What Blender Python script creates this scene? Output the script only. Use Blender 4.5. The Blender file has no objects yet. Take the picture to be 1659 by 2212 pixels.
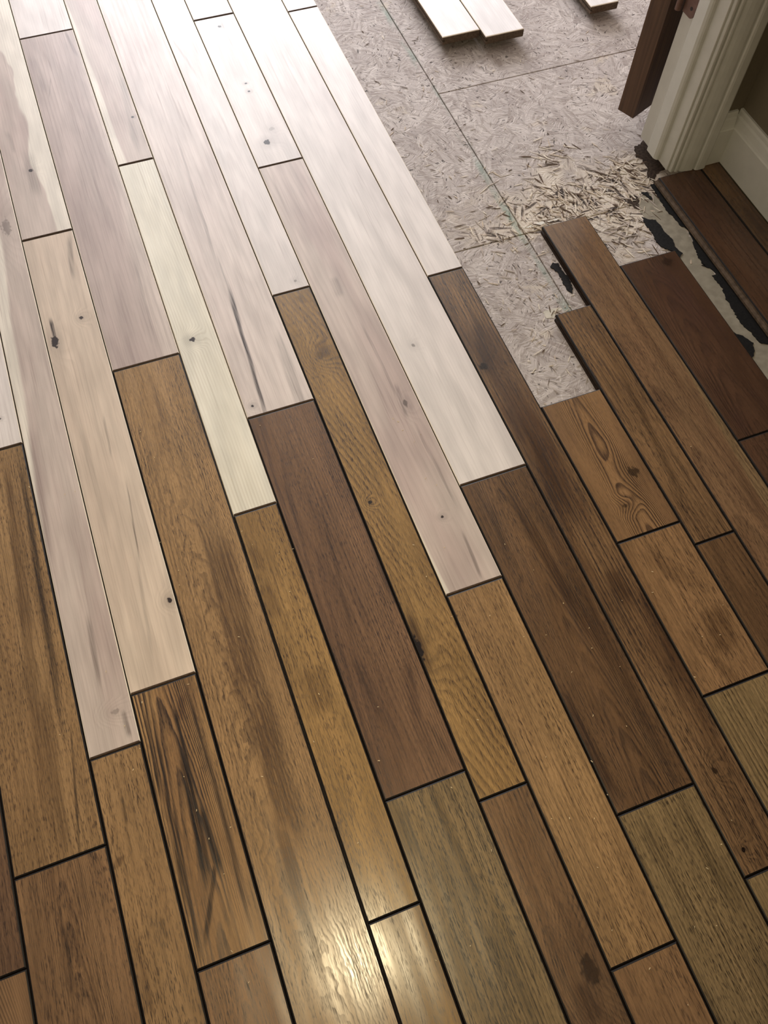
import bpy, bmesh, math, random
from mathutils import Vector, Matrix

sc = bpy.context.scene
C = sc.collection
random.seed(7)

# ------------------------------------------------------------------ camera, world, light, exposure
W_PX, H_PX, F_PX = 1659.0, 2212.0, 1797.9
CAM_H = 1.245                                   # lens height above the top of the planks (z = 0)
RIGHT = Vector((0.9357328, -0.3520836, 0.0210061))
DOWN = Vector((-0.3025723, -0.8319001, -0.4651799))
FWD = Vector((0.1812572, 0.4289282, -0.8849669))
cam_d = bpy.data.cameras.new('camera')
cam_d.sensor_fit = 'HORIZONTAL'; cam_d.sensor_width = 36.0
cam_d.lens = 36.0 * F_PX / W_PX
cam_d.clip_start = 0.02
cam = bpy.data.objects.new('camera', cam_d); C.objects.link(cam)
UP, BACK = -DOWN, -FWD
cam.matrix_world = Matrix(((RIGHT.x, UP.x, BACK.x, 0), (RIGHT.y, UP.y, BACK.y, 0), (RIGHT.z, UP.z, BACK.z, CAM_H), (0, 0, 0, 1)))
sc.camera = cam

sc.view_settings.view_transform = 'Standard'; sc.view_settings.look = 'None'
sc.view_settings.gamma = 1.0; sc.view_settings.use_curve_mapping = False
sc.view_settings.exposure = 0.0

world = bpy.data.worlds.new('world'); sc.world = world
world.use_nodes = True
bg = world.node_tree.nodes['Background']
bg.inputs[0].default_value = (0.80, 0.88, 1.0, 1); bg.inputs[1].default_value = 1.0

def area(name, loc, rot, sx, sy, power, col, shape='RECTANGLE', spread=math.pi):
    d = bpy.data.lights.new(name, 'AREA'); d.shape = shape; d.size = sx
    if shape in ('RECTANGLE', 'ELLIPSE'): d.size_y = sy
    d.energy = power; d.color = col; d.spread = spread
    o = bpy.data.objects.new(name, d); C.objects.link(o)
    o.location = loc; o.rotation_euler = rot
    return o
WIN = (-0.05, 2.05, 0.75, 2.15, 4.60)              # far window: x0, x1, z0, z1, wall y
area('window_daylight', ((WIN[0]+WIN[1])/2, WIN[4]+0.10, (WIN[2]+WIN[3])/2), (math.radians(-90), 0, 0),
     WIN[1]-WIN[0], WIN[3]-WIN[2], 170, (0.945, 0.945, 1.0))
torch = bpy.data.lights.new('phone_torch', 'SPOT'); torch.spot_size = math.radians(104); torch.spot_blend = 1.0; torch.energy = 31.0; torch.color = (1.0, 0.85, 0.53); torch.shadow_soft_size = 0.02
torch_o = bpy.data.objects.new('phone_torch', torch); C.objects.link(torch_o); torch_o.location = (-0.022, -0.02, 1.29); torch_o.rotation_euler = cam.matrix_world.to_euler()   # the phone's own lamp: its glint lies straight below the lens
sc.cycles.max_bounces = 5; sc.cycles.diffuse_bounces = 3; sc.cycles.glossy_bounces = 2

# ------------------------------------------------------------------ pixel -> place
def U(px, py, z=0.0):
    d = RIGHT * ((px - 829.5) / F_PX) + DOWN * ((py - 1106.0) / F_PX) + FWD
    t = (z - CAM_H) / d.z
    return (d.x * t, d.y * t)

# ------------------------------------------------------------------ helpers
def lin(r, g, b):
    f = lambda c: (c/255/12.92) if c/255 <= .04045 else ((c/255+.055)/1.055)**2.4
    return (f(r), f(g), f(b), 1.0)

def obj(name, me, mats=(), parent=None, loc=None):
    o = bpy.data.objects.new(name, me); C.objects.link(o)
    for m in mats: me.materials.append(m)
    if parent: o.parent = parent
    if loc: o.location = loc
    return o

def mesh(verts, faces, smooth=False, mi=None):
    me = bpy.data.meshes.new('mesh'); me.from_pydata(verts, [], faces)
    bm = bmesh.new(); bm.from_mesh(me); bmesh.ops.recalc_face_normals(bm, faces=bm.faces); bm.to_mesh(me); bm.free()
    if mi:
        for p, m in zip(me.polygons, mi): p.material_index = m
    if smooth:
        for p in me.polygons: p.use_smooth = True
    return me

def box_me(x0, x1, y0, y1, z0, z1, bevel=0.0):
    bm = bmesh.new()
    bmesh.ops.create_cube(bm, size=1)
    for v in bm.verts:
        v.co = Vector((x0 if v.co.x < 0 else x1, y0 if v.co.y < 0 else y1, z0 if v.co.z < 0 else z1))
    if bevel: bmesh.ops.bevel(bm, geom=list(bm.edges), offset=bevel, segments=2, affect='EDGES', profile=.5)
    me = bpy.data.meshes.new('mesh'); bm.to_mesh(me); bm.free()
    return me

def prism_z(poly, z0, z1):
    n = len(poly)
    v = [(x, y, z0) for x, y in poly] + [(x, y, z1) for x, y in poly]
    f = [tuple(range(n))[::-1], tuple(range(n, 2*n))] + [(i, (i+1) % n, n+(i+1) % n, n+i) for i in range(n)]
    return mesh(v, f)

def sweep(poly, axis, a0, a1):
    """extrude a 2-D profile: axis 'y' -> poly is (x,z), axis 'x' -> poly is (y,z)"""
    n = len(poly)
    P = (lambda p, a: (p[0], a, p[1])) if axis == 'y' else (lambda p, a: (a, p[0], p[1]))
    v = [P(p, a0) for p in poly] + [P(p, a1) for p in poly]
    f = [tuple(range(n)), tuple(range(n, 2*n))] + [(i, (i+1) % n, n+(i+1) % n, n+i) for i in range(n)]
    return mesh(v, f)

def structure(o, label=None, cat=None):
    o['kind'] = 'structure'
    if label: o['label'] = label
    if cat: o['category'] = cat
    return o

# ------------------------------------------------------------------ shader mini-language
class NT:
    def __init__(s, name):
        s.m = bpy.data.materials.new(name); s.m.use_nodes = True
        s.t = s.m.node_tree; s.n = s.t.nodes; s.l = s.t.links
        s.bsdf = s.n['Principled BSDF']
        tc = s.n.new('ShaderNodeTexCoord'); s.P = tc.outputs['Object']
        sp = s.n.new('ShaderNodeSeparateXYZ'); s.l.new(s.P, sp.inputs[0])
        s.x, s.y, s.z = sp.outputs
    def put(s, sock, v):
        if isinstance(v, bpy.types.NodeSocket): s.l.new(v, sock)
        elif v is not None: sock.default_value = v
    def m_(s, op, a, b=None, c=None, clamp=False):
        k = s.n.new('ShaderNodeMath'); k.operation = op; k.use_clamp = clamp
        for i, v in enumerate((a, b, c)): s.put(k.inputs[i], v)
        return k.outputs[0]
    def add(s, a, b): return s.m_('ADD', a, b)
    def sub(s, a, b): return s.m_('SUBTRACT', a, b)
    def mul(s, a, b): return s.m_('MULTIPLY', a, b)
    def mad(s, a, b, c): return s.m_('MULTIPLY_ADD', a, b, c)
    def step(s, v, a, b, o0=0.0, o1=1.0):
        k = s.n.new('ShaderNodeMapRange'); k.interpolation_type = 'SMOOTHSTEP'
        s.put(k.inputs[0], v); s.put(k.inputs[1], a); s.put(k.inputs[2], b); s.put(k.inputs[3], o0); s.put(k.inputs[4], o1)
        return k.outputs[0]
    def vec(s, x, y, z):
        k = s.n.new('ShaderNodeCombineXYZ'); s.put(k.inputs[0], x); s.put(k.inputs[1], y); s.put(k.inputs[2], z)
        return k.outputs[0]
    def noise(s, sx, sy, seed, detail=2.0, rough=.5, x=None, y=None):
        k = s.n.new('ShaderNodeTexNoise'); k.inputs['Scale'].default_value = 1.0
        k.inputs['Detail'].default_value = detail; k.inputs['Roughness'].default_value = rough
        s.l.new(s.vec(s.mul(x or s.x, sx), s.mul(y or s.y, sy), seed), k.inputs['Vector'])
        return k.outputs[0]
    def mix(s, f, a, b, mode='MIX'):
        k = s.n.new('ShaderNodeMix'); k.data_type = 'RGBA'; k.blend_type = mode
        s.put(k.inputs[0], f); s.put(k.inputs[6], a); s.put(k.inputs[7], b)
        return k.outputs[2]
    def bump(s, h, strength, dist):
        k = s.n.new('ShaderNodeBump'); k.inputs['Strength'].default_value = strength; k.inputs['Distance'].default_value = dist
        s.l.new(h, k.inputs['Height']); s.l.new(k.outputs[0], s.bsdf.inputs['Normal'])
    def out(s, col=None, rough=None, spec=None):
        if col is not None: s.put(s.bsdf.inputs['Base Color'], col)
        if rough is not None: s.put(s.bsdf.inputs['Roughness'], rough)
        if spec is not None: s.put(s.bsdf.inputs['Specular IOR Level'], spec)
        return s.m

def wood(name, seed, c1, c2, cg, stained, k1=170, k2=0, k3=0, uc=0.0, warp=.016, ring=.35, pore=.5, fiber=.5,
         blotch=.4, wav=0.0, knots=(), streaks=(), heart=None, rough=.4, spec=.5):
    """knots: (x,y,r,dark,elong) ; streaks: (x0,y0,x1,y1,half width,strength) ; heart: (x0,y0,x1,y1,side,wobble,soft)  (plank-local metres)"""
    s = NT(name); sd = seed * 7.31
    n1 = s.noise(11, 2.0, sd, 1.0)
    n2 = s.noise(70, 11, sd + 3, 1.0)
    n7 = s.noise(170, 110, sd + 71, 1.0) if knots else None
    x2 = s.mad(s.sub(n1, .5), warp, s.x)
    x2 = s.mad(s.sub(n2, .5), .0022 + wav * .004, x2)
    xc = s.sub(x2, uc)
    F = s.mad(xc, k1, s.add(s.mul(s.mul(xc, xc), k2), s.mul(s.y, k3)))
    if wav:
        n6 = s.noise(45, 34, sd + 21, 2.5); F = s.mad(n6, wav * 4, F)
    dark = None
    for kx, ky, r, dk, el in knots:
        dx = s.sub(s.x, kx); dy = s.mul(s.sub(s.y, ky), 1.0 / el)
        d = s.m_('SQRT', s.add(s.mul(dx, dx), s.mul(dy, dy)))
        d = s.mad(s.sub(n2, .5), r * .8, d); d2 = s.mad(s.sub(n7, .5), r * 1.3, d)
        F = s.mad(s.step(d, 0.0, r * 6), -(r * k1 * 2.6 + 2.0), F)
        a = s.add(s.mul(s.step(d2, r * 1.05, r * .6), dk), s.mul(s.step(d, r * 4.0, r * .8), dk * .22))
        dark = a if dark is None else s.m_('MAXIMUM', dark, a)
    fr = s.m_('FRACT', F)
    rg = s.mul(s.step(fr, .25, .85), s.step(fr, 1.0, .9))
    rmod = s.step(s.noise(16, 3, sd + 9, 2.0), .3, .65, .25, 1.0)
    ringd = s.mul(rg, rmod)
    if stained: po = s.step(s.noise(860, 96, sd + 5, 1.0, .5), .51, .64)
    else: po = s.mul(s.step(s.noise(170, 3.4, sd + 5, 3.0, .6), .60, .69), 3.0)
    po = s.mul(po, s.mad(s.step(s.noise(30, 5, sd + 61, 1.0), .35, .6), .45, .55))
    fb = s.noise(430, 9, sd + 13, 3.0, .65)
    bl = s.step(s.noise(13, 2.2, sd + 17, 3.0, .6), .38, .66)
    D = s.add(s.mul(ringd, ring * .85), s.mul(po, pore * (.92 if stained else .85)))
    D = s.add(D, s.mul(s.step(fb, .44, .66), fiber * (.68 if stained else .5)))
    band = None
    for (sx0, sy0, sx1, sy1, hw, st) in streaks:
        mslope = (sx1 - sx0) / ((sy1 - sy0) or 1e-6)
        xl = s.mad(s.sub(s.y, sy0), mslope, sx0)
        dd = s.m_('ABSOLUTE', s.sub(s.mad(s.sub(n1, .5), warp * .7, s.mad(s.sub(n2, .5), hw * .5 + .003, s.x)), xl))
        lo, hi = min(sy0, sy1), max(sy0, sy1); L = (hi - lo)
        env = s.mul(s.step(s.y, lo - L*.12, lo + L*.2), s.step(s.y, hi + L*.12, hi - L*.2))
        a = s.mul(s.mul(s.step(dd, hw * 1.35, hw * .35), env), s.mad(s.step(fb, .32, .62), st*.55, st*.6))
        if stained and hw > .0075:
            band = s.mul(a, 1.7) if band is None else s.m_('MAXIMUM', band, s.mul(a, 1.7)); continue
        dark = a if dark is None else s.m_('MAXIMUM', dark, a)
    if heart:
        hx0, hy0, hx1, hy1, side, wob, soft = heart
        xl = s.mad(s.sub(s.y, hy0), (hx1 - hx0) / ((hy1 - hy0) or 1e-6), hx0)
        w = s.mul(s.sub(s.noise(9, 5.5, sd + 31, 2.0), .5), wob)
        hm = s.step(s.mul(s.sub(s.add(s.x, w), xl), side), -soft, soft)
        hm = s.mul(hm, s.mad(bl, .3, .7))
    else:
        hm = s.mul(bl, blotch)
    col = s.mix(hm, c1, c2)
    if band is not None: col = s.mix(s.m_('MULTIPLY', band, 1.0, clamp=True), col, tuple(.78 * q for q in c2[:3]) + (1,))
    col = s.mix(s.m_('MULTIPLY', D, 1.0, clamp=True), col, cg)
    if dark is not None:
        dk = lin(26, 15, 10) if stained else lin(46, 34, 32)
        col = s.mix(s.m_('MULTIPLY', dark, 1.0, clamp=True), col, dk)
    tint = s.step(s.noise(40, 7, sd + 41, 2.0), .25, .75, .88, 1.1)
    col = s.mix(1.0, col, s.vec(tint, tint, tint), 'MULTIPLY')
    if stained:
        h = s.mul(s.noise(26, 4.2, sd + 51, 1.0), 10.0)
        s.bump(h, .22, .0006)
        s.out(col, s.mad(D, .18, rough), spec)
    else:
        s.out(col, s.mad(D, .1, rough), spec)
    return s.m

def plain(name, col, rough=.5, spec=.5, n=0.0, ns=60, bump=0.0, metal=0.0):
    s = NT(name)
    if n:
        k = s.n.new('ShaderNodeTexNoise'); k.inputs['Scale'].default_value = ns; k.inputs['Detail'].default_value = 4
        s.l.new(s.P, k.inputs['Vector'])
        v = s.step(k.outputs[0], .3, .7, 1 - n, 1 + n)
        c = s.mix(1.0, col, s.vec(v, v, v), 'MULTIPLY')
        if bump: s.bump(k.outputs[0], bump, .001)
    else: c = col
    s.bsdf.inputs['Metallic'].default_value = metal
    return s.out(c, rough, spec)

# ------------------------------------------------------------------ materials
EDGE = plain('dark_stained_bevel', lin(24, 18, 14), .5, .3, .3, 300)
RAW_SIDE = plain('raw_sawn_side', lin(104, 88, 74), .7, .2, .25, 200)
OLD_SIDE = plain('stained_side', lin(46, 33, 25), .65, .2, .3, 200)
WHITE = plain('white_trim_paint', lin(206, 203, 193), .38, .5, .03, 30)
WALLP = plain('olive_grey_wall_paint', lin(112, 102, 84), .75, .3, .03, 180, .15)
WALLW = plain('far_room_wall_paint', lin(196, 190, 180), .8, .3, .02, 100)
CEIL = plain('ceiling_paint', lin(225, 222, 214), .85, .2, .02, 90)
BASE = plain('dark_void_under_subfloor', lin(30, 26, 22), .9, .1)
BRONZE = plain('brown_hinge_metal', lin(112, 84, 72), .45, .5, .1, 150, 0, .35)
SCREW = plain('screw_recess', lin(30, 20, 16), .5, .5)
TAR = plain('black_felt_remnant', lin(22, 20, 19), .8, .25, .4, 220, .5)
GREYP = plain('grey_levelling_skim', lin(152, 143, 127), .85, .25, .14, 60, .4)
DIRT_SHADE = plain('brown_dirt_and_shade', lin(64, 52, 44), .9, .15, .4, 160, .4)  # dirt colour, darkened to carry the jamb's shade as well
SHAVE = plain('pale_shaving', lin(226, 205, 165), .7, .3)
SPLINT = [plain('splinter_pale', lin(226, 213, 196), .8, .2, .15, 90), plain('splinter_tan', lin(200, 182, 162), .8, .2, .15, 90),
          plain('splinter_grey', lin(182, 168, 158), .8, .2, .15, 90), plain('splinter_dark', lin(92, 72, 58), .8, .2, .15, 90)]
GLASS = plain('window_sash_white', lin(225, 224, 220), .4, .5)
def osb_mat(name='oriented_strand_board'):
    s = NT(name)
    wv = s.n.new('ShaderNodeTexNoise'); wv.inputs['Scale'].default_value = 14; wv.inputs['Detail'].default_value = 3
    s.l.new(s.P, wv.inputs['Vector'])
    ad = s.n.new('ShaderNodeVectorMath'); ad.operation = 'MULTIPLY_ADD'
    s.l.new(wv.outputs['Color'], ad.inputs[0]); ad.inputs[1].default_value = (.05, .05, 0); s.l.new(s.P, ad.inputs[2])
    def flakes(cell, fx, fy, detail, k):
        v = s.n.new('ShaderNodeTexVoronoi'); v.voronoi_dimensions = '2D'; v.inputs['Scale'].default_value = cell
        s.l.new(ad.outputs[0], v.inputs['Vector'])
        sp = s.n.new('ShaderNodeSeparateColor'); s.l.new(v.outputs['Color'], sp.inputs[0])
        rot = s.n.new('ShaderNodeVectorRotate'); rot.rotation_type = 'Z_AXIS'
        s.l.new(s.P, rot.inputs['Vector']); s.l.new(s.mad(s.sub(sp.outputs[0], .5), 3.6, .75), rot.inputs['Angle'])
        q = s.n.new('ShaderNodeSeparateXYZ'); s.l.new(rot.outputs[0], q.inputs[0])
        return sp.outputs[2], s.noise(fx, fy, s.mad(sp.outputs[1], 30, k), detail, .5, q.outputs[0], q.outputs[1])
    ta, fa = flakes(22, 130, 15, 3.0, 0)
    tb, fb_ = flakes(48, 300, 52, 1.5, 50)
    tc_, fc = flakes(38, 240, 40, 1.0, 90)
    grey, pale = lin(172, 160, 155), lin(206, 195, 189)
    col = s.mix(s.mad(ta, .5, s.mul(tb, .5)), grey, pale)
    col = s.mix(s.step(fa, .45, .62, 0, .6), col, lin(150, 136, 128))
    # torn zone: raw yellow strands show through the dirty grey face
    big = s.noise(5.2, 6.0, 3.3, 4.0, .65)
    gx = s.mul(s.sub(s.x, .92), 1/.32); gy = s.mul(s.sub(s.y, 1.14), 1/.12)
    dz = s.m_('SQRT', s.add(s.mul(gx, gx), s.mul(gy, gy)))
    torn = s.step(s.mad(s.sub(big, .5), 3.4, dz), 1.25, .5)
    torn = s.m_('MAXIMUM', torn, s.mul(s.step(s.noise(9, 11, 9.1, 4.0, .65), .60, .68), .6))
    raw = s.mix(s.step(fa, .36, .62), lin(176, 154, 132), lin(230, 217, 200))
    col = s.mix(s.mul(torn, .85), col, raw)
    dash = s.mul(s.step(fb_, .37, .31), s.mad(tb, .75, .25))
    slit = s.mul(s.step(fa, .455, .385), s.mul(torn, .95))
    speck = s.mul(s.step(s.noise(85, 85, 4.4, 2.0), .69, .74), .8)
    d = s.m_('MAXIMUM', s.m_('MAXIMUM', dash, slit), speck)
    col = s.mix(d, col, lin(52, 40, 34))
    col = s.mix(s.mul(s.step(fc, .60, .68), .45), col, lin(226, 216, 208))
    # greenish factory line along the long seam
    ge = s.step(s.m_('ABSOLUTE', s.sub(s.x, .760)), .014, .002)
    ge = s.mul(ge, s.step(s.noise(30, 7, 77, 3.0), .42, .66))
    col = s.mix(s.mul(ge, .6), col, lin(120, 146, 132))
    s.bump(fb_, .5, .003)
    return s.out(col, .7, .25)
OSB = osb_mat()

# ------------------------------------------------------------------ the floor: base, subfloor panels, planks
SUB = -0.019
floor = structure(obj('floor', box_me(-2.2, 2.6, -2.2, 4.6, -.075, -.0385), [BASE]))
SX, SY1, SY2, SG = 0.767, 1.127, 1.602, .0011
for (x0, x1, y0, y1) in ((-2.2, SX-SG, -2.2, SY1-SG), (-2.2, SX-SG, SY1+SG, 4.6), (SX+SG, 2.6, -2.2, SY1-SG),
                         (SX+SG, 2.6, SY1+SG, SY2-SG), (SX+SG, 2.6, SY2+SG, 4.6)):
    obj('subfloor_panel', box_me(x0, x1, y0, y1, -.038, SUB, .0012), [OSB], floor)

SEAM = {-8: -.9262, -7: -.7992, -6: -.7230, -5: -.6214, -4: -.5198, -3: -.4184, -2: -.2907, -1: -.2141, 0: -.1123, 1: .0143, 2: .0910, 3: .2174, 4: .2947,
        5: .3950, 6: .5223, 7: .5993, 8: .7211, 9: .7983, 10: .9004, 11: 1.0289}
def plank_mesh(w, L, b, bz, t=.019, tongue=False, be=.0026):
    """one tongue-and-groove plank, centred, top at z=0: chamfered rim, groove (or tongue) along the left side"""
    x0, x1, y0, y1 = -w/2, w/2, -L/2, L/2
    v = [(x0+b, y0+be, 0), (x1-b, y0+be, 0), (x1-b, y1-be, 0), (x0+b, y1-be, 0)]
    # a middle ring makes the chamfer a soft quarter round
    v += [(x0+b*.35, y0+be*.35, -bz*.32), (x1-b*.35, y0+be*.35, -bz*.32), (x1-b*.35, y1-be*.35, -bz*.32), (x0+b*.35, y1-be*.35, -bz*.32)]
    v += [(x0, y0, -bz), (x1, y0, -bz), (x1, y1, -bz), (x0, y1, -bz)]
    f = [(0, 1, 2, 3)]; mi = [0]
    for a in (0, 4):
        for i in range(4):
            j = (i+1) % 4; f.append((a+i, a+4+i, a+4+j, a+j)); mi.append(3 if i % 2 == 0 else 1)
    v += [(x1, y0, -t), (x1, y1, -t), (x0+.0008, y0, -t), (x0+.0008, y1, -t)]      # 12..15
    prof = [(x0, -.0072), (x0+.006, -.0078), (x0+.006, -.0122), (x0+.0008, -.0128)]
    if tongue: prof = [(x0, -.0068), (x0-.0075, -.0076), (x0-.0075, -.0128), (x0, -.0135)]
    k = len(v)
    for (x, z) in prof: v += [(x, y0, z), (x, y1, z)]
    f.append((9, 10, 13, 12)); mi.append(2)
    f.append((12, 13, 15, 14)); mi.append(2)
    chain0 = [8] + [k+2*i for i in range(4)] + [14]; chain1 = [11] + [k+2*i+1 for i in range(4)] + [15]
    for i in range(5): f.append((chain0[i], chain0[i+1], chain1[i+1], chain1[i])); mi.append(2)
    f.append(tuple(chain0) + (12, 9)); mi.append(2)
    f.append(tuple(chain1) + (13, 10)); mi.append(2)
    me = mesh(v, f, mi=mi)
    return me

# colours ---------------------------------------------------------------
S_ = dict(gold=(lin(170, 135, 93), lin(124, 93, 60), lin(70, 48, 28)),
          mid=(lin(140, 108, 76), lin(88, 62, 42), lin(46, 31, 21)),
          zebra=(lin(178, 140, 94), lin(126, 90, 58), lin(46, 28, 17)),
          tan=(lin(156, 120, 84), lin(108, 79, 53), lin(62, 42, 27)),
          red=(lin(136, 103, 75), lin(98, 71, 51), lin(58, 38, 27)),
          olive=(lin(150, 125, 88), lin(108, 88, 58), lin(60, 46, 29)),
          dark=(lin(122, 92, 64), lin(82, 58, 40), lin(44, 30, 21)),
          amber=(lin(166, 131, 82), lin(112, 82, 48), lin(68, 46, 26)),
          deep=(lin(98, 70, 52), lin(70, 47, 35), lin(42, 27, 20)))
U_ = dict(pink=(lin(224, 210, 202), lin(198, 180, 174), lin(150, 128, 122)),
          cream=(lin(236, 229, 213), lin(224, 214, 194), lin(186, 170, 147)),
          white=(lin(230, 220, 214), lin(216, 204, 199), lin(170, 154, 150)),
          brown=(lin(214, 198, 188), lin(186, 167, 160), lin(140, 118, 112)),
          heart=(lin(234, 224, 210), lin(192, 172, 164), lin(142, 118, 112)),
          peach=(lin(218, 199, 181), lin(200, 178, 161), lin(150, 124, 108)))
LIT_TONGUE = plain('lit_tongue_wood', lin(96, 80, 66), .7, .2, .3, 120)  # lighter than the stained sides: light caught on the tongue, put into colour
RAW_END = plain('brown_sawn_end', lin(86, 68, 56), .7, .2, .2, 150)
RAW_EDGE = plain('pale_raw_bevel', lin(240, 226, 206), .6, .3, .05, 100)
Y = 1.245
T0 = 2.75
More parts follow.
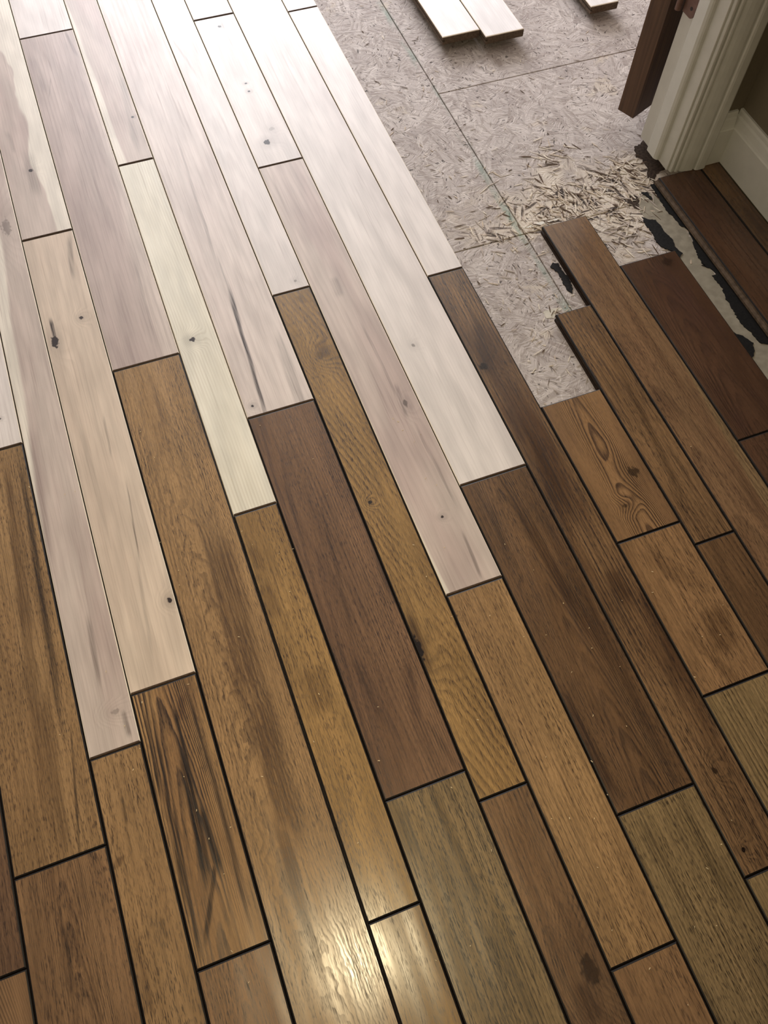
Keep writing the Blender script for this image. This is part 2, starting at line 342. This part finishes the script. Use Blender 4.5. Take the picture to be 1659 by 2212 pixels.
# row -> list of (near y, far y, tone, overrides); pixel features are given as photograph pixels and turned into plank-local metres
ROWS = {
 -8: [(-.6, .7, 's:tan', {}), (.7, T0, 'u:pink', {})],
 -7: [(-.6, .35, 's:olive', {}), (.35, 1.2, 's:gold', {}), (1.2, T0, 'u:white', {})],
 -6: [(-.6, .55, 's:dark', {}), (.55, 1.5, 'u:brown', {}), (1.5, T0, 'u:pink', {})],
 -5: [(-.6, .25, 's:gold', {}), (.25, 1.0, 's:red', {}), (1.0, T0, 'u:cream', {})],
 -4: [(-.6, .108*Y, 's:tan', dict(k3=55, k2=2600, ring=.75, pore=.15, fiber=.1)), (.108*Y, .85, 's:red', dict(k1=120, ring=.3)), (.85, T0, 'u:pink', {})],
 -3: [(-.6, .1983*Y, 's:tan', dict(k3=16, k2=7000, k1=30, ring=.5, wav=.25, blotch=.7, streaks=[(140, 1990, 155, 2150, 7, .35)])),
      (.1983*Y, .7601*Y, 's:gold', dict(k1=110, ring=.25, pore=.65, blotch=.5, streaks=[(45, 985, 130, 1560, 6, .72), (15, 990, 60, 1400, 8, .5), (25, 1000, 100, 1800, 10, .35), (150, 1560, 170, 1850, 2, .6), (90, 1500, 130, 1850, 12, .35)])),
      (.7601*Y, T0, 'u:white', dict(ring=.12, knots=[(0, 905, 2.5, .7, 1)]))],
 -2: [(-.6, .2962*Y, 's:gold', dict(k1=70, ring=.15, pore=.8, fiber=.3, wav=.2, streaks=[(262, 1720, 275, 1780, 2, .5), (345, 1980, 360, 2030, 3, .5), (260, 1850, 245, 1880, 8, .35), (280, 2000, 330, 2200, 9, .3)])),
      (.2962*Y, T0, 'u:heart', dict(heart=(28, 700, 100, 1190, 1, .012, .004), ring=.14, fiber=.35, k1=90,
          knots=[(12, 490, 11, .4, 2.4), (248, 1537, 7, .3, .6)], streaks=[(190, 1330, 215, 1480, 4, .4), (60, 900, 120, 1250, 7, .18), (262, 1535, 276, 1592, 4, .5)]))],
 -1: [(-.6, .0426*Y, 's:tan', dict(k3=22, k2=6500, k1=40, ring=.35, blotch=.3)),
      (.0426*Y, .3551*Y, 's:zebra', dict(k3=9, k2=4200, k1=120, ring=1.0, pore=.3, fiber=.5, wav=.1, warp=.03, blotch=.6,
          streaks=[(385, 1590, 445, 1920, 7, .98), (375, 1530, 400, 1660, 4, .85), (425, 1740, 470, 1890, 7, .9), (330, 1560, 400, 1960, 3, .8), (405, 1480, 520, 1900, 3, .7), (440, 1600, 540, 2000, 3, .75), (460, 1850, 440, 2040, 4, .75), (370, 1750, 430, 2080, 3, .7), (310, 1540, 345, 1720, 2, .7), (395, 1500, 385, 1560, 8, .5)])),
      (.3551*Y, 1.1481*Y, 'u:peach', dict(ring=.14, fiber=.3, k1=80, knots=[(118, 738, 7, 1, 2.1), (176, 686, 4.5, .8, 1.1), (367, 1297, 5, 1, 1.0)],
          streaks=[(108, 690, 122, 752, 4, .85), (150, 510, 160, 600, 6, .4), (275, 1050, 300, 1210, 1.6, .5), (225, 900, 240, 985, 2, .35), (290, 1180, 330, 1420, 3, .2), (170, 900, 235, 1180, 5, .15)])),
      (1.1481*Y, T0, 'u:heart', dict(heart=(40, 230, 105, 430, -1, .075, .0025), ring=.12, knots=[(67, 368, 6, .85, 1.1)], streaks=[(15, 285, 30, 330, 5, .25), (60, 330, 80, 420, 12, .25)]))],
  0: [(-.6, .8408*Y, 's:gold', dict(k1=80, k3=12, k2=2500, ring=.5, pore=.5, wav=.7, warp=.024, blotch=.2,
          streaks=[(470, 1160, 545, 1530, 26, .52), (545, 1480, 640, 1830, 22, .55), (600, 1750, 680, 2050, 10, .5), (310, 800, 370, 1000, 14, .18), (430, 860, 470, 1000, 14, .28)])),
      (.8408*Y, 1.6755*Y, 'u:brown', dict(ring=.2, fiber=.4, k1=110, blotch=.6, heart=(170, 110, 330, 700, -1, .02, .012), streaks=[(65, 120, 100, 200, 10, .14), (140, 70, 165, 120, 4, .3), (110, 170, 105, 210, 2, .2), (290, 560, 340, 740, 3, .18)])),
      (1.6755*Y, T0, 'u:white', {})],
  1: [(-.6, .0216*Y, 's:amber', dict(k1=120, ring=.3, pore=.55)),
      (.0216*Y, .5482*Y, 's:amber', dict(k1=100, ring=.2, pore=.7, wav=.2, streaks=[(675, 1440, 700, 1540, 20, .32), (570, 1260, 590, 1340, 16, .28), (540, 1180, 570, 1230, 10, .22)])),
      (.5482*Y, 1.2705*Y, 'u:cream', dict(k1=190, k3=5, ring=.34, fiber=.1, knots=[(416, 733, 6.5, 1, .9)], streaks=[(375, 740, 405, 728, 2, .25)])),
      (1.2705*Y, T0, 'u:heart', dict(heart=(190, 130, 268, 340, 1, .014, .003), ring=.14, knots=[(286, 253, 3.2, .95, 1)], streaks=[(262, 170, 300, 330, 8, .22)]))],
  2: [(-.6, .1332*Y, 's:olive', dict(k1=190, ring=.45, pore=.75, fiber=.8, streaks=[(930, 1690, 1040, 1950, 7, .4), (1060, 2000, 1160, 2212, 9, .3), (870, 1740, 900, 1850, 9, .25)])),
      (.1332*Y, .6929*Y, 's:red', dict(k1=100, k3=5, k2=1800, ring=.4, pore=.6, fiber=.6, blotch=.6, streaks=[(770, 1080, 850, 1300, 5, .35), (690, 1080, 760, 1360, 4, .3), (880, 1430, 905, 1560, 9, .35), (760, 1420, 830, 1560, 5, .3), (925, 1560, 990, 1660, 5, .3)])),
      (.6929*Y, T0, 'u:pink', dict(ring=.16, fiber=.3, k1=80, knots=[(545, 877, 3.2, 1, 1)], streaks=[(492, 620, 575, 905, 3.6, .9), (385, 300, 470, 580, 3, .32), (600, 720, 650, 870, 9, .32), (470, 560, 520, 700, 2, .3), (625, 800, 660, 880, 6, .3)]))],
  3: [(-.6, .0951*Y, 's:mid', dict(k1=150, ring=.4, pore=.5, blotch=.8, knots=[(1275, 2095, 13, .6, 1.4)], streaks=[(1255, 2120, 1290, 2212, 13, .4)])),
      (.0951*Y, .9014*Y, 's:amber', dict(k1=90, k3=26, ring=.55, pore=.55, wav=.12, warp=.035, knots=[(800, 1085, 3.2, .8, 1), (903, 1400, 7, .95, 3.0), (690, 768, 8, .3, 1.2)], streaks=[(880, 1330, 925, 1460, 9, .5), (680, 740, 700, 775, 10, .35), (640, 640, 660, 655, 10, .2)])),
      (.9014*Y, T0, 'u:white', dict(ring=.14, k1=60, k2=3000, k3=8, knots=[(637, 607, 4, .45, 1)], streaks=[(355, 60, 430, 170, 3, .18)]))],
  4: [(-.6, -.1104*Y, 's:tan', dict(k1=120, ring=.35)),
      (-.1104*Y, .3422*Y, 's:gold', dict(k1=140, ring=.2, pore=.6, fiber=.6, blotch=.35, knots=[(986, 1330, 3, .5, 1)])),
      (.3422*Y, 1.1864*Y, 'u:heart', dict(heart=(690, 720, 925, 1190, 1, .006, .0025), ring=.16, k1=90, k3=4, knots=[(955, 1117, 3.4, .9, 1), (875, 872, 5, .55, 1.8)],
          streaks=[(855, 830, 880, 900, 4, .4), (900, 920, 985, 1090, 3, .28), (1000, 1150, 1040, 1250, 3, .4), (720, 600, 735, 640, 9, .25), (780, 700, 860, 860, 3, .3)])),
      (1.1864*Y, 1.6258*Y, 'u:white', dict(ring=.1, knots=[(475, 57, 4.5, .95, 1), (531, 180, 3, .9, .8), (538, 197, 3.4, 1, 1), (577, 307, 8, .9, 1), (587, 278, 6, .25, 1)])),
      (1.6258*Y, T0, 'u:white', dict(k3=25, k2=4000, ring=.25))],
  5: [(-.6, .0255*Y, 's:olive', dict(k1=180, ring=.45, pore=.7, fiber=.7, streaks=[(1390, 1780, 1500, 1980, 9, .3), (1460, 1730, 1600, 1980, 12, .28)])),
      (.0255*Y, .4864*Y, 's:dark', dict(k1=70, k3=16, k2=5200, uc=.006, ring=.6, pore=.5, blotch=.3, warp=.02, streaks=[(1110, 1080, 1330, 1450, 11, .42), (1180, 1120, 1460, 1680, 10, .35), (1210, 1490, 1330, 1730, 11, .5), (1060, 1090, 1100, 1190, 7, .3)])),
      (.4864*Y, T0, 'u:white', dict(ring=.1, fiber=.2, knots=[(893, 746, 4, .5, 1.4)], heart=(560, 30, 1300, 1200, 1, .08, .09)))],
  6: [(-.6, -.0834*Y, 's:olive', {}),
      (-.0834*Y, .8577*Y, 's:mid', dict(k1=150, ring=.45, pore=.6, fiber=.8, blotch=.95, warp=.03, knots=[(1045, 792, 9, .75, 1.0), (1544, 1664, 5, .7, 1.3), (1606, 1836, 4, .9, 1)],
          streaks=[(1030, 700, 1060, 800, 12, .5), (1120, 900, 1250, 1130, 8, .5), (1320, 1230, 1360, 1300, 15, .4), (1090, 880, 1130, 960, 9, .4)])),
      (.8577*Y, 1.5945*Y, 'u:white', dict(ring=.08, blotch=.2, streaks=[(760, 190, 800, 260, 16, .08)])),
      (1.5945*Y, T0, 'u:white', {})],
  7: [(-.6, .1113*Y, 's:olive', dict(k1=150, ring=.5, pore=.6)),
      (.1113*Y, .3333*Y, 's:tan', dict(k1=120, ring=.25, pore=.55, blotch=.4, streaks=[(1540, 1310, 1570, 1410, 25, .4), (1400, 1190, 1500, 1270, 18, .2), (1480, 1360, 1600, 1480, 10, .25)])),
      (.3333*Y, .569*Y, 's:tan', dict(k1=50, k3=14, k2=5200, uc=.01, ring=1.0, pore=.25, fiber=.3, wav=.05, warp=.012, blotch=.15, knots=[(1368, 1020, 11, .62, 1.25), (1352, 1092, 6, .5, .8)]))],
  8: [(-.6, .2954*Y, 's:dark', dict(k1=110, k3=6, ring=.4, pore=.5)),
      (.2954*Y, .7193*Y, 's:mid', dict(k1=130, k3=4, ring=.4, pore=.55, fiber=.6, blotch=.4, streaks=[(1330, 780, 1480, 1080, 7, .35), (1290, 720, 1400, 900, 6, .2)]))],
  9: [(-.6, .8975*Y, 's:red', dict(k1=60, k3=7, k2=900, ring=.3, pore=.5, blotch=.2, heart=(1436, 715, 1598, 1000, -1, .004, .003), streaks=[(1235, 480, 1330, 620, 9, .5), (1290, 560, 1480, 850, 10, .42), (1400, 730, 1560, 960, 8, .45), (1520, 900, 1660, 1130, 10, .45)]))],
 10: [(-.6, .4187*Y, 's:deep', dict(k1=100, ring=.3)),
      (.4187*Y, .7771*Y, 's:deep', dict(k1=60, k3=16, k2=3500, ring=.6, pore=.3, blotch=.4, knots=[(1440, 565, 11, .45, 1)]))],
 12: [(-.6, 1.166, 's:deep', dict(k1=80, ring=.3, pore=.3))],
 13: [(-.6, 1.176, 's:dark', dict(k1=90, ring=.35, blotch=.7, streaks=[(1600, 440, 1659, 510, 8, .4)]))],
}
XR = {r: (SEAM[r], SEAM[r+1]) for r in range(-8, 11)}
XR[12] = (1.1015, 1.2030); XR[13] = (1.2030, 1.2525)
seedn = 0
for r, lst in sorted(ROWS.items()):
    x0, x1 = XR[r]
    for (y0, y1, tone, ov) in lst:
        seedn += 1
        st = tone[0] == 's'
        pal = (S_ if st else U_)[tone[2:]]
        gap = .0002 if st else .0009
        w, L = (x1 - x0) - 2*gap, (y1 - y0) - 2*gap
        cx, cy = (x0+x1)/2, (y0+y1)/2
        far_y = y1 + (random.uniform(-.2, .2) if y1 == T0 else 0)
        L = far_y - y0 - 2*gap; cy = (far_y + y0)/2
        def loc(px, py):
            a, b = U(px, py); return a - cx, b - cy
        kw = dict(ov)
        kw['knots'] = [loc(k[0], k[1]) + (k[2]*.001, k[3], k[4]) for k in ov.get('knots', ())]
        kw['streaks'] = [loc(k[0], k[1]) + loc(k[2], k[3]) + (k[4]*.001, k[5]) for k in ov.get('streaks', ())]
        if 'heart' in ov:
            h = ov['heart']; kw['heart'] = loc(h[0], h[1]) + loc(h[2], h[3]) + tuple(h[4:])
        if not st:
            kw.setdefault('pore', .10); kw.setdefault('ring', .14); kw.setdefault('fiber', .22); kw.setdefault('rough', .45); kw.setdefault('spec', .38)
        else:
            kw.setdefault('rough', .205); kw.setdefault('pore', .6)
        if r == 9: pal = (lin(140, 114, 82),) + (S_['red'][0],) + pal[2:]
        mt = wood('plank_wood_%02d' % seedn, seedn, pal[0], pal[1], pal[2], st, **kw)
        b, bz = (.0026, .0022) if st else (.0012, .0012)
        me = plank_mesh(w, L, b, bz, tongue=(r == 12))
        dz = {8: .0, 9: .0}.get(r, random.uniform(-.0003, .0003))
        o = obj('plank', me, [mt, EDGE if st else RAW_EDGE, (LIT_TONGUE if r == 12 else OLD_SIDE) if st else RAW_SIDE, EDGE if st else RAW_END], floor, (cx, cy, dz))
        o['label'] = 'stained brown hardwood plank with dark bevelled edges' if st else 'pale unfinished hardwood plank'

# remnants, dirt and painted jamb shade on the subfloor -------------------------------------------------------------
def patch(name, pix, mat, z0=SUB-.0004, th=.0012, jag=.0016, zs=SUB, inner=True):
    pts = [Vector(U(px, py, zs)) for px, py in pix]
    out = []
    for i, p in enumerate(pts):
        q = pts[(i+1) % len(pts)]; n = max(1, int((q-p).length / .004))
        for k in range(n):
            a = p.lerp(q, k/n); out.append((a.x + random.uniform(-jag, jag), a.y + random.uniform(-jag, jag)))
    o = obj(name, prism_z(out, z0, z0+th), [mat], floor)
    return o
Z5 = lambda a, b: (1080 + a*.2125, 430 + b*.2125)
Z2 = lambda a, b: (1330 + a*.1983, 280 + b*.1983)
Z3 = lambda a, b: (1380 + a*.1682, 500 + b*.1682)
patch('levelling_compound_patch', [Z2(250, 700), Z2(330, 690), Z2(420, 700), Z2(760, 1060), Z2(900, 1380), Z2(1100, 1600), Z3(1200, 1000), Z3(1659, 1420), (1690, 760), (1690, 850), (1600, 800), Z3(850, 1130), Z3(480, 500), Z2(640, 1330), Z2(500, 1140), Z2(420, 990), Z2(330, 970), Z2(260, 880)], GREYP, jag=.003, th=.0010)
patch('felt_remnant', [Z5(*p) for p in ((530, 650), (590, 660), (640, 740), (700, 800), (730, 880), (740, 970), (690, 935), (650, 880), (600, 770), (545, 720), (510, 690))], TAR, th=.0022)
patch('felt_remnant', [Z2(*p) for p in ((380, 600), (430, 690), (500, 800), (550, 890), (630, 960), (700, 1050), (760, 1070), (830, 1180), (850, 1270), (900, 1400), (950, 1480), (1000, 1500))] +
      [Z3(*p) for p in ((810, 440), (940, 490), (1000, 550), (940, 570), (990, 640), (1070, 740), (1110, 870), (1150, 920), (1200, 1010), (1260, 1110), (1330, 1210), (1450, 1310), (1540, 1430), (1659, 1460))] +
      [(1690, 740), (1670, 690), (1560, 560), (1500, 470), (1430, 395)], TAR, th=.0024)
patch('felt_remnant', [Z2(*p) for p in ((290, 960), (350, 985), (430, 990), (490, 1060), (560, 1150), (620, 1210), (640, 1280), (720, 1350), (700, 1400), (620, 1330), (500, 1285), (440, 1230), (400, 1140), (300, 1010))], TAR, th=.0026)
patch('felt_remnant', [Z3(*p) for p in ((1190, 1300), (1330, 1350), (1460, 1440), (1480, 1540), (1470, 1600), (1430, 1640), (1300, 1500))], TAR, th=.0025)
patch('dirt_shade_patch', [Z2(*p) for p in ((200, 190), (260, 160), (300, 110), (360, 190), (430, 290), (540, 430), (440, 490), (420, 590), (340, 520), (350, 430), (290, 330), (220, 300))], DIRT_SHADE, th=.0009)  # part dirt, enlarged to paint the shadow at the jamb base
patch('dirt_shade_patch', [Z2(*p) for p in ((150, 720), (230, 715), (270, 760), (265, 840), (210, 860), (120, 800))], DIRT_SHADE, th=.0009)
patch('dirt_shade_patch', [Z2(*p) for p in ((270, 690), (340, 690), (400, 770), (380, 770), (310, 720))], TAR, th=.0026)
patch('plaster_smear', [Z5(*p) for p in ((440, 1150), (480, 1130), (620, 1105), (630, 1130), (560, 1150), (550, 1215), (470, 1210))], plain('pale_plaster_smear', lin(206, 198, 184), .85, .2, .08, 80), th=.0010)
patch('plaster_smear', [Z5(*p) for p in ((230, 285), (420, 235), (600, 195), (640, 190), (560, 225), (420, 262), (240, 300))], plain('white_plaster_smear', lin(232, 226, 216), .85, .2, .06, 80), th=.0010)

# torn-up strands of the subfloor: nobody could count them
def slivers(name, n, spots, mats, lmin, lmax, wmin, wmax, z, tilt, dirs=None):
    v, f, mi = [], [], []
    for i in range(n):
        cx, cy, sx, sy = random.choice(spots)
        for _ in range(20):
            x, y = random.gauss(cx, sx*1.35), random.gauss(cy, sy*1.3)
            ok = not (1.10 < x and y < 1.17) and x < 1.24 and not (x > 1.11 and y < 1.30)
            for r in range(7, 11):
                top = max(t[1] for t in ROWS[r])
                if XR[r][0]-.004 < x < XR[r][1]+.004 and y < top + .006: ok = False
            if x < SEAM[7] + .004: ok = False
            if ok: break
        else: continue
        a = random.gauss(2.3, .75) if dirs is None else random.uniform(0, math.pi)
        L, w = random.uniform(lmin, lmax)/2, random.uniform(wmin, wmax)/2
        dx, dy = math.cos(a), math.sin(a); t0, t1 = random.uniform(0, tilt), random.uniform(0, tilt); th = .0004
        tp = random.uniform(.1, .8)
        k = len(v)
        for (u, ww, t) in ((-L, w*tp, t0), (L*.2, w, (t0+t1)/2), (L, w*.2, t1)):
            for sgn in (-1, 1):
                for hz in (0, th): v.append((x + dx*u - dy*ww*sgn, y + dy*u + dx*ww*sgn, z + t + hz))
        for s_ in (0, 4):
            f += [(k+s_, k+s_+2, k+s_+6, k+s_+4), (k+s_+1, k+s_+5, k+s_+7, k+s_+3), (k+s_, k+s_+4, k+s_+5, k+s_+1), (k+s_+2, k+s_+3, k+s_+7, k+s_+6)]
        f += [(k, k+1, k+3, k+2), (k+8, k+10, k+11, k+9)]
        mi += [random.choices(range(len(mats)), (4, 4, 5, 4))[0] if len(mats) == 4 else 0] * 10
    me = bpy.data.meshes.new('mesh'); me.from_pydata(v, [], f)
    for p, m in zip(me.polygons, mi): p.material_index = m
    return obj(name, me, mats)
TORN = [(.99, 1.19, .07, .035), (1.06, 1.15, .035, .045), (.93, 1.16, .06, .05), (.90, 1.21, .035, .03), (.83, 1.20, .04, .05), (.99, 1.07, .02, .07), (.72, 1.12, .05, .06), (1.05, 1.22, .03, .02), (.86, 1.15, .03, .02), (.97, 1.02, .015, .05), (.93, 1.33, .02, .02)]
o = slivers('torn_strands', 520, TORN, SPLINT, .008, .034, .0010, .0042, SUB+.0001, .0012)
o.parent = floor; o['kind'] = 'stuff'
o = slivers('scattered_strands', 260, [(.95, 1.45, .22, .25), (.68, 1.3, .05, .25), (.74, .9, .04, .12)], SPLINT, .004, .02, .0008, .0028, SUB+.0001, .0015, 1)
o.parent = floor; o['kind'] = 'stuff'

# fine shavings on the planks
def shavings():
    v, f = [], []
    spots = [(848, 903), (862, 912), (868, 930), (690, 858), (1272, 1358), (1280, 1400), (1500, 2000), (1280, 1548), (1276, 1643), (1313, 1718)]
    for i in range(95):
        if i < len(spots): px, py = spots[i]
        else: px, py = random.uniform(60, 1600), random.uniform(900, 2180)
        x, y = U(px, py)
        if x > 1.02 or (x > .6 and y > .55): continue
        a = random.uniform(0, 6.28); L = random.uniform(.0012, .0032) * (1.3 if i < 10 else 1); w = random.uniform(.00025, .0006); bend = random.uniform(-.9, .9)
        k = len(v); px_, py_ = x, y
        for j in range(4):
            dx, dy = math.cos(a), math.sin(a)
            for sgn in (-1, 1): v.append((px_ - dy*w*sgn, py_ + dx*w*sgn, .0006 + .0005*(j % 2)))
            px_ += dx*L/3; py_ += dy*L/3; a += bend*.5
        for j in range(3): f.append((k+2*j, k+2*j+2, k+2*j+3, k+2*j+1))
    me = bpy.data.meshes.new('mesh'); me.from_pydata(v, [], f)
    o = obj('wood_shavings', me, [SHAVE])
    md = o.modifiers.new('thickness', 'SOLIDIFY'); md.thickness = .0003
    o['kind'] = 'stuff'; o['label'] = 'tiny pale wood shavings and sawdust scattered over the planks'; o['category'] = 'shavings'
shavings()

# ------------------------------------------------------------------ walls, door frame, door
H = 2.45
structure(obj('wall_right', box_me(1.2665, 1.40, -2.2, 1.178, -.038, H), [WALLP]))
structure(obj('wall_end', box_me(1.146, 2.6, 1.1785, 1.2935, .0015, H), [WALLP]))
structure(obj('ceiling', box_me(-2.2, 2.6, -2.2, 4.6, H, H+.1), [CEIL]))
structure(obj('wall_left', box_me(-2.3, -2.2, -2.2, 4.6, -.038, H), [WALLW]))
structure(obj('wall_back', box_me(-2.2, 1.2665, -2.3, -2.2, -.038, H), [WALLP]))
structure(obj('wall_far_right', box_me(2.6, 2.7, 1.2, 4.6, -.038, H), [WALLW]))
def window_wall():
    x0, x1, z0, z1, y = WIN
    v, f = [], []
    bm = bmesh.new()
    for (a, b, c, d) in ((-2.2, x0, -.038, H), (x1, 2.6, -.038, H), (x0, x1, -.038, z0), (x0, x1, z1, H)):
        me = box_me(a, b, y, y+.12, c, d); bm.from_mesh(me)
    me = bpy.data.meshes.new('mesh'); bm.to_mesh(me); bm.free()
    return structure(obj('wall_far', me, [WALLW]))
window_wall()
win = structure(obj('window_1', None))
wx0, wx1, wz0, wz1, wy = WIN
for (a, b, c, d) in ((wx0, wx0+.05, wz0, wz1), (wx1-.05, wx1, wz0, wz1), (wx0+.05, wx1-.05, wz0, wz0+.05), (wx0+.05, wx1-.05, wz1-.05, wz1)):
    obj('window_frame', box_me(a, b, wy+.02, wy+.07, c, d, .003), [GLASS], win)
obj('mullion', box_me((wx0+wx1)/2-.025, (wx0+wx1)/2+.025, wy+.02, wy+.07, wz0+.05, wz1-.05, .003), [GLASS], win)
obj('window_sill', box_me(wx0-.05, wx1+.05, wy-.06, wy-.001, wz0-.035, wz0-.001, .004), [GLASS], win)

# baseboards (profile: flat board, small step, sloping cap)
BPR = [(0, 0.0), (.0140, 0.0), (.0140, .082), (.0118, .0845), (.0105, .090), (.0085, .1035), (.0065, .1085), (.0062, .116), (.0048, .120), (0, .120)]
structure(obj('baseboard_right', sweep([(1.2665 - d, .0012 + z) for d, z in BPR], 'y', -2.2, 1.1775), [WHITE]))
structure(obj('baseboard_end', sweep([(1.1780 - d, .0012 + z) for d, z in BPR], 'x', 1.2125, 1.2528), [WHITE]))

trim = structure(obj('trim_1', None), None)
obj('jamb', box_me(1.127, 1.1458, 1.1785, 1.294, .0012, 2.05, .0012), [WHITE], trim)
STOP = [(1.1268, 1.2470), (1.1160, 1.2470), (1.1150, 1.2455), (1.1150, 1.2180), (1.1175, 1.2125), (1.1205, 1.2100), (1.1268, 1.2095)]
obj('door_stop', prism_z(STOP, .006, 2.03), [WHITE], trim)
CAS = [(1.1320, 1.1780), (1.1320, 1.1722), (1.1335, 1.1705), (1.1375, 1.1700), (1.1390, 1.1716), (1.1396, 1.1765), (1.1416, 1.1765), (1.1420, 1.1700), (1.1440, 1.1676),
       (1.1475, 1.1668), (1.1490, 1.1680), (1.1498, 1.1725), (1.1514, 1.1725), (1.1530, 1.1668), (1.1600, 1.1642), (1.1690, 1.1622), (1.1785, 1.1610), (1.1820, 1.1612),
       (1.1828, 1.1690), (1.1850, 1.1690), (1.1862, 1.1606), (1.1885, 1.1582), (1.1930, 1.1570), (1.2080, 1.1570), (1.2110, 1.1580), (1.2120, 1.1605), (1.2120, 1.1780)]
obj('casing', prism_z(CAS, .0012, 2.11), [WHITE], trim)

# the door: hinged on the jamb, swung far open behind the wall
door = structure(obj('door_1', None))
DZ = .030
p1, p2, p3 = (Vector(U(*p, DZ)) for p in ((1334, 237), (1367, 256), (1405, 228)))
u = (p3 - p2).normalized(); n = Vector((-u.y, u.x))
if n.dot(p1 - p2) < 0: n = -n
th, DWD = .042, .74
corner = [p2, p2 + u*DWD, p2 + u*DWD + n*th, p2 + n*th]
me = prism_z([(c.x, c.y) for c in corner], DZ, 2.03)
sdoor = NT('dark_brown_door_wood'); nn = s_ = None
fbz = sdoor.n.new('ShaderNodeTexNoise'); fbz.inputs['Scale'].default_value = 1; fbz.inputs['Detail'].default_value = 4
sdoor.l.new(sdoor.vec(sdoor.mul(sdoor.x, 160), sdoor.mul(sdoor.y, 160), sdoor.mul(sdoor.z, 5)), fbz.inputs['Vector'])
DOORM = sdoor.out(sdoor.mix(sdoor.step(fbz.outputs[0], .3, .7), lin(102, 74, 52), lin(78, 55, 38)), .45, .4)
obj('door_slab', me, [DOORM], door)
# hinge: jamb leaf with rounded corner, knuckle, screws
def leaf(name, z0, z1):
    r, y0, y1 = .012, 1.2575, 1.2932
    pts = [(y1, z0), (y1, z1)]
    for k in range(7):
        a = math.pi/2*k/6; pts.append((y0 + r - r*math.sin(a), z1 - r + r*math.cos(a)))
    for k in range(7):
        a = math.pi/2*k/6; pts.append((y0 + r - r*math.cos(a), z0 + r - r*math.sin(a)))
    o = obj(name, sweep(pts, 'x', 1.1245, 1.1269), [BRONZE], door)
    bm = bmesh.new()
    for zz, yy in ((z0+.017, 1.270), ((z0+z1)/2, 1.280), (z1-.017, 1.270)):
        mm = Matrix.Translation((1.1243, yy, zz)) @ Matrix.Rotation(math.pi/2, 4, 'Y')
        me2 = bpy.data.meshes.new('mesh'); b2 = bmesh.new()
        bmesh.ops.create_cone(b2, cap_ends=True, segments=14, radius1=.0034, radius2=.0034, depth=.0008, matrix=mm); b2.to_mesh(me2); b2.free()
        obj('screw', me2, [SCREW], o)
    b2 = bmesh.new(); me2 = bpy.data.meshes.new('mesh')
    bmesh.ops.create_cone(b2, cap_ends=True, segments=18, radius1=.0065, radius2=.0065, depth=z1-z0, matrix=Matrix.Translation((1.1185, 1.3005, (z0+z1)/2))); b2.to_mesh(me2); b2.free()
    obj('hinge_knuckle', me2, [BRONZE], door)
leaf('hinge_leaf', .284, .386); leaf('hinge_leaf', 1.68, 1.782)

# ------------------------------------------------------------------ loose planks waiting on the subfloor
def loose_plank(label, x0, x1, y0, y1, z0, ang, seed):
    w, L = x1-x0, y1-y0
    pal = (lin(246, 240, 238), lin(236, 228, 226), lin(200, 188, 184))
    mt = wood('loose_wood_%d' % seed, 200+seed, pal[0], pal[1], pal[2], False, ring=.12, pore=.08, fiber=.2, rough=.42)
    root = obj('loose_plank', plank_mesh(w, L, .0015, .0014, t=.0188), [mt, RAW_EDGE, RAW_SIDE, RAW_EDGE])
    root.location = ((x0+x1)/2, (y0+y1)/2, z0 + .0188); root.rotation_euler = (0, 0, math.radians(ang))
    root['label'] = label; root['category'] = 'plank'; root['group'] = 'loose unfinished planks on the subfloor'
    return root
Z0 = SUB + .0002; Z1 = Z0 + .0190
def cross_plank():
    o = loose_plank('loose unfinished pale plank lying crosswise under the two loose planks beside the laid floor', 0, .0762, 0, .70, Z0, 90, 4)
    o.location.x, o.location.y = 1.205, 2.04
cross_plank()
loose_plank('loose unfinished pale plank on the subfloor, closest to the laid floor', .8300, .9270, 1.742, 3.1, Z1, .2, 1)
loose_plank('loose unfinished pale plank on the subfloor, middle one, its end sticking out nearest the doorway', .9315, 1.0320, 1.7105, 3.2, Z1, .0, 2)
loose_plank('loose unfinished pale plank on the subfloor, set apart behind the open brown door', 1.2270, 1.3035, 1.7365, 3.0, Z1, .0, 3)
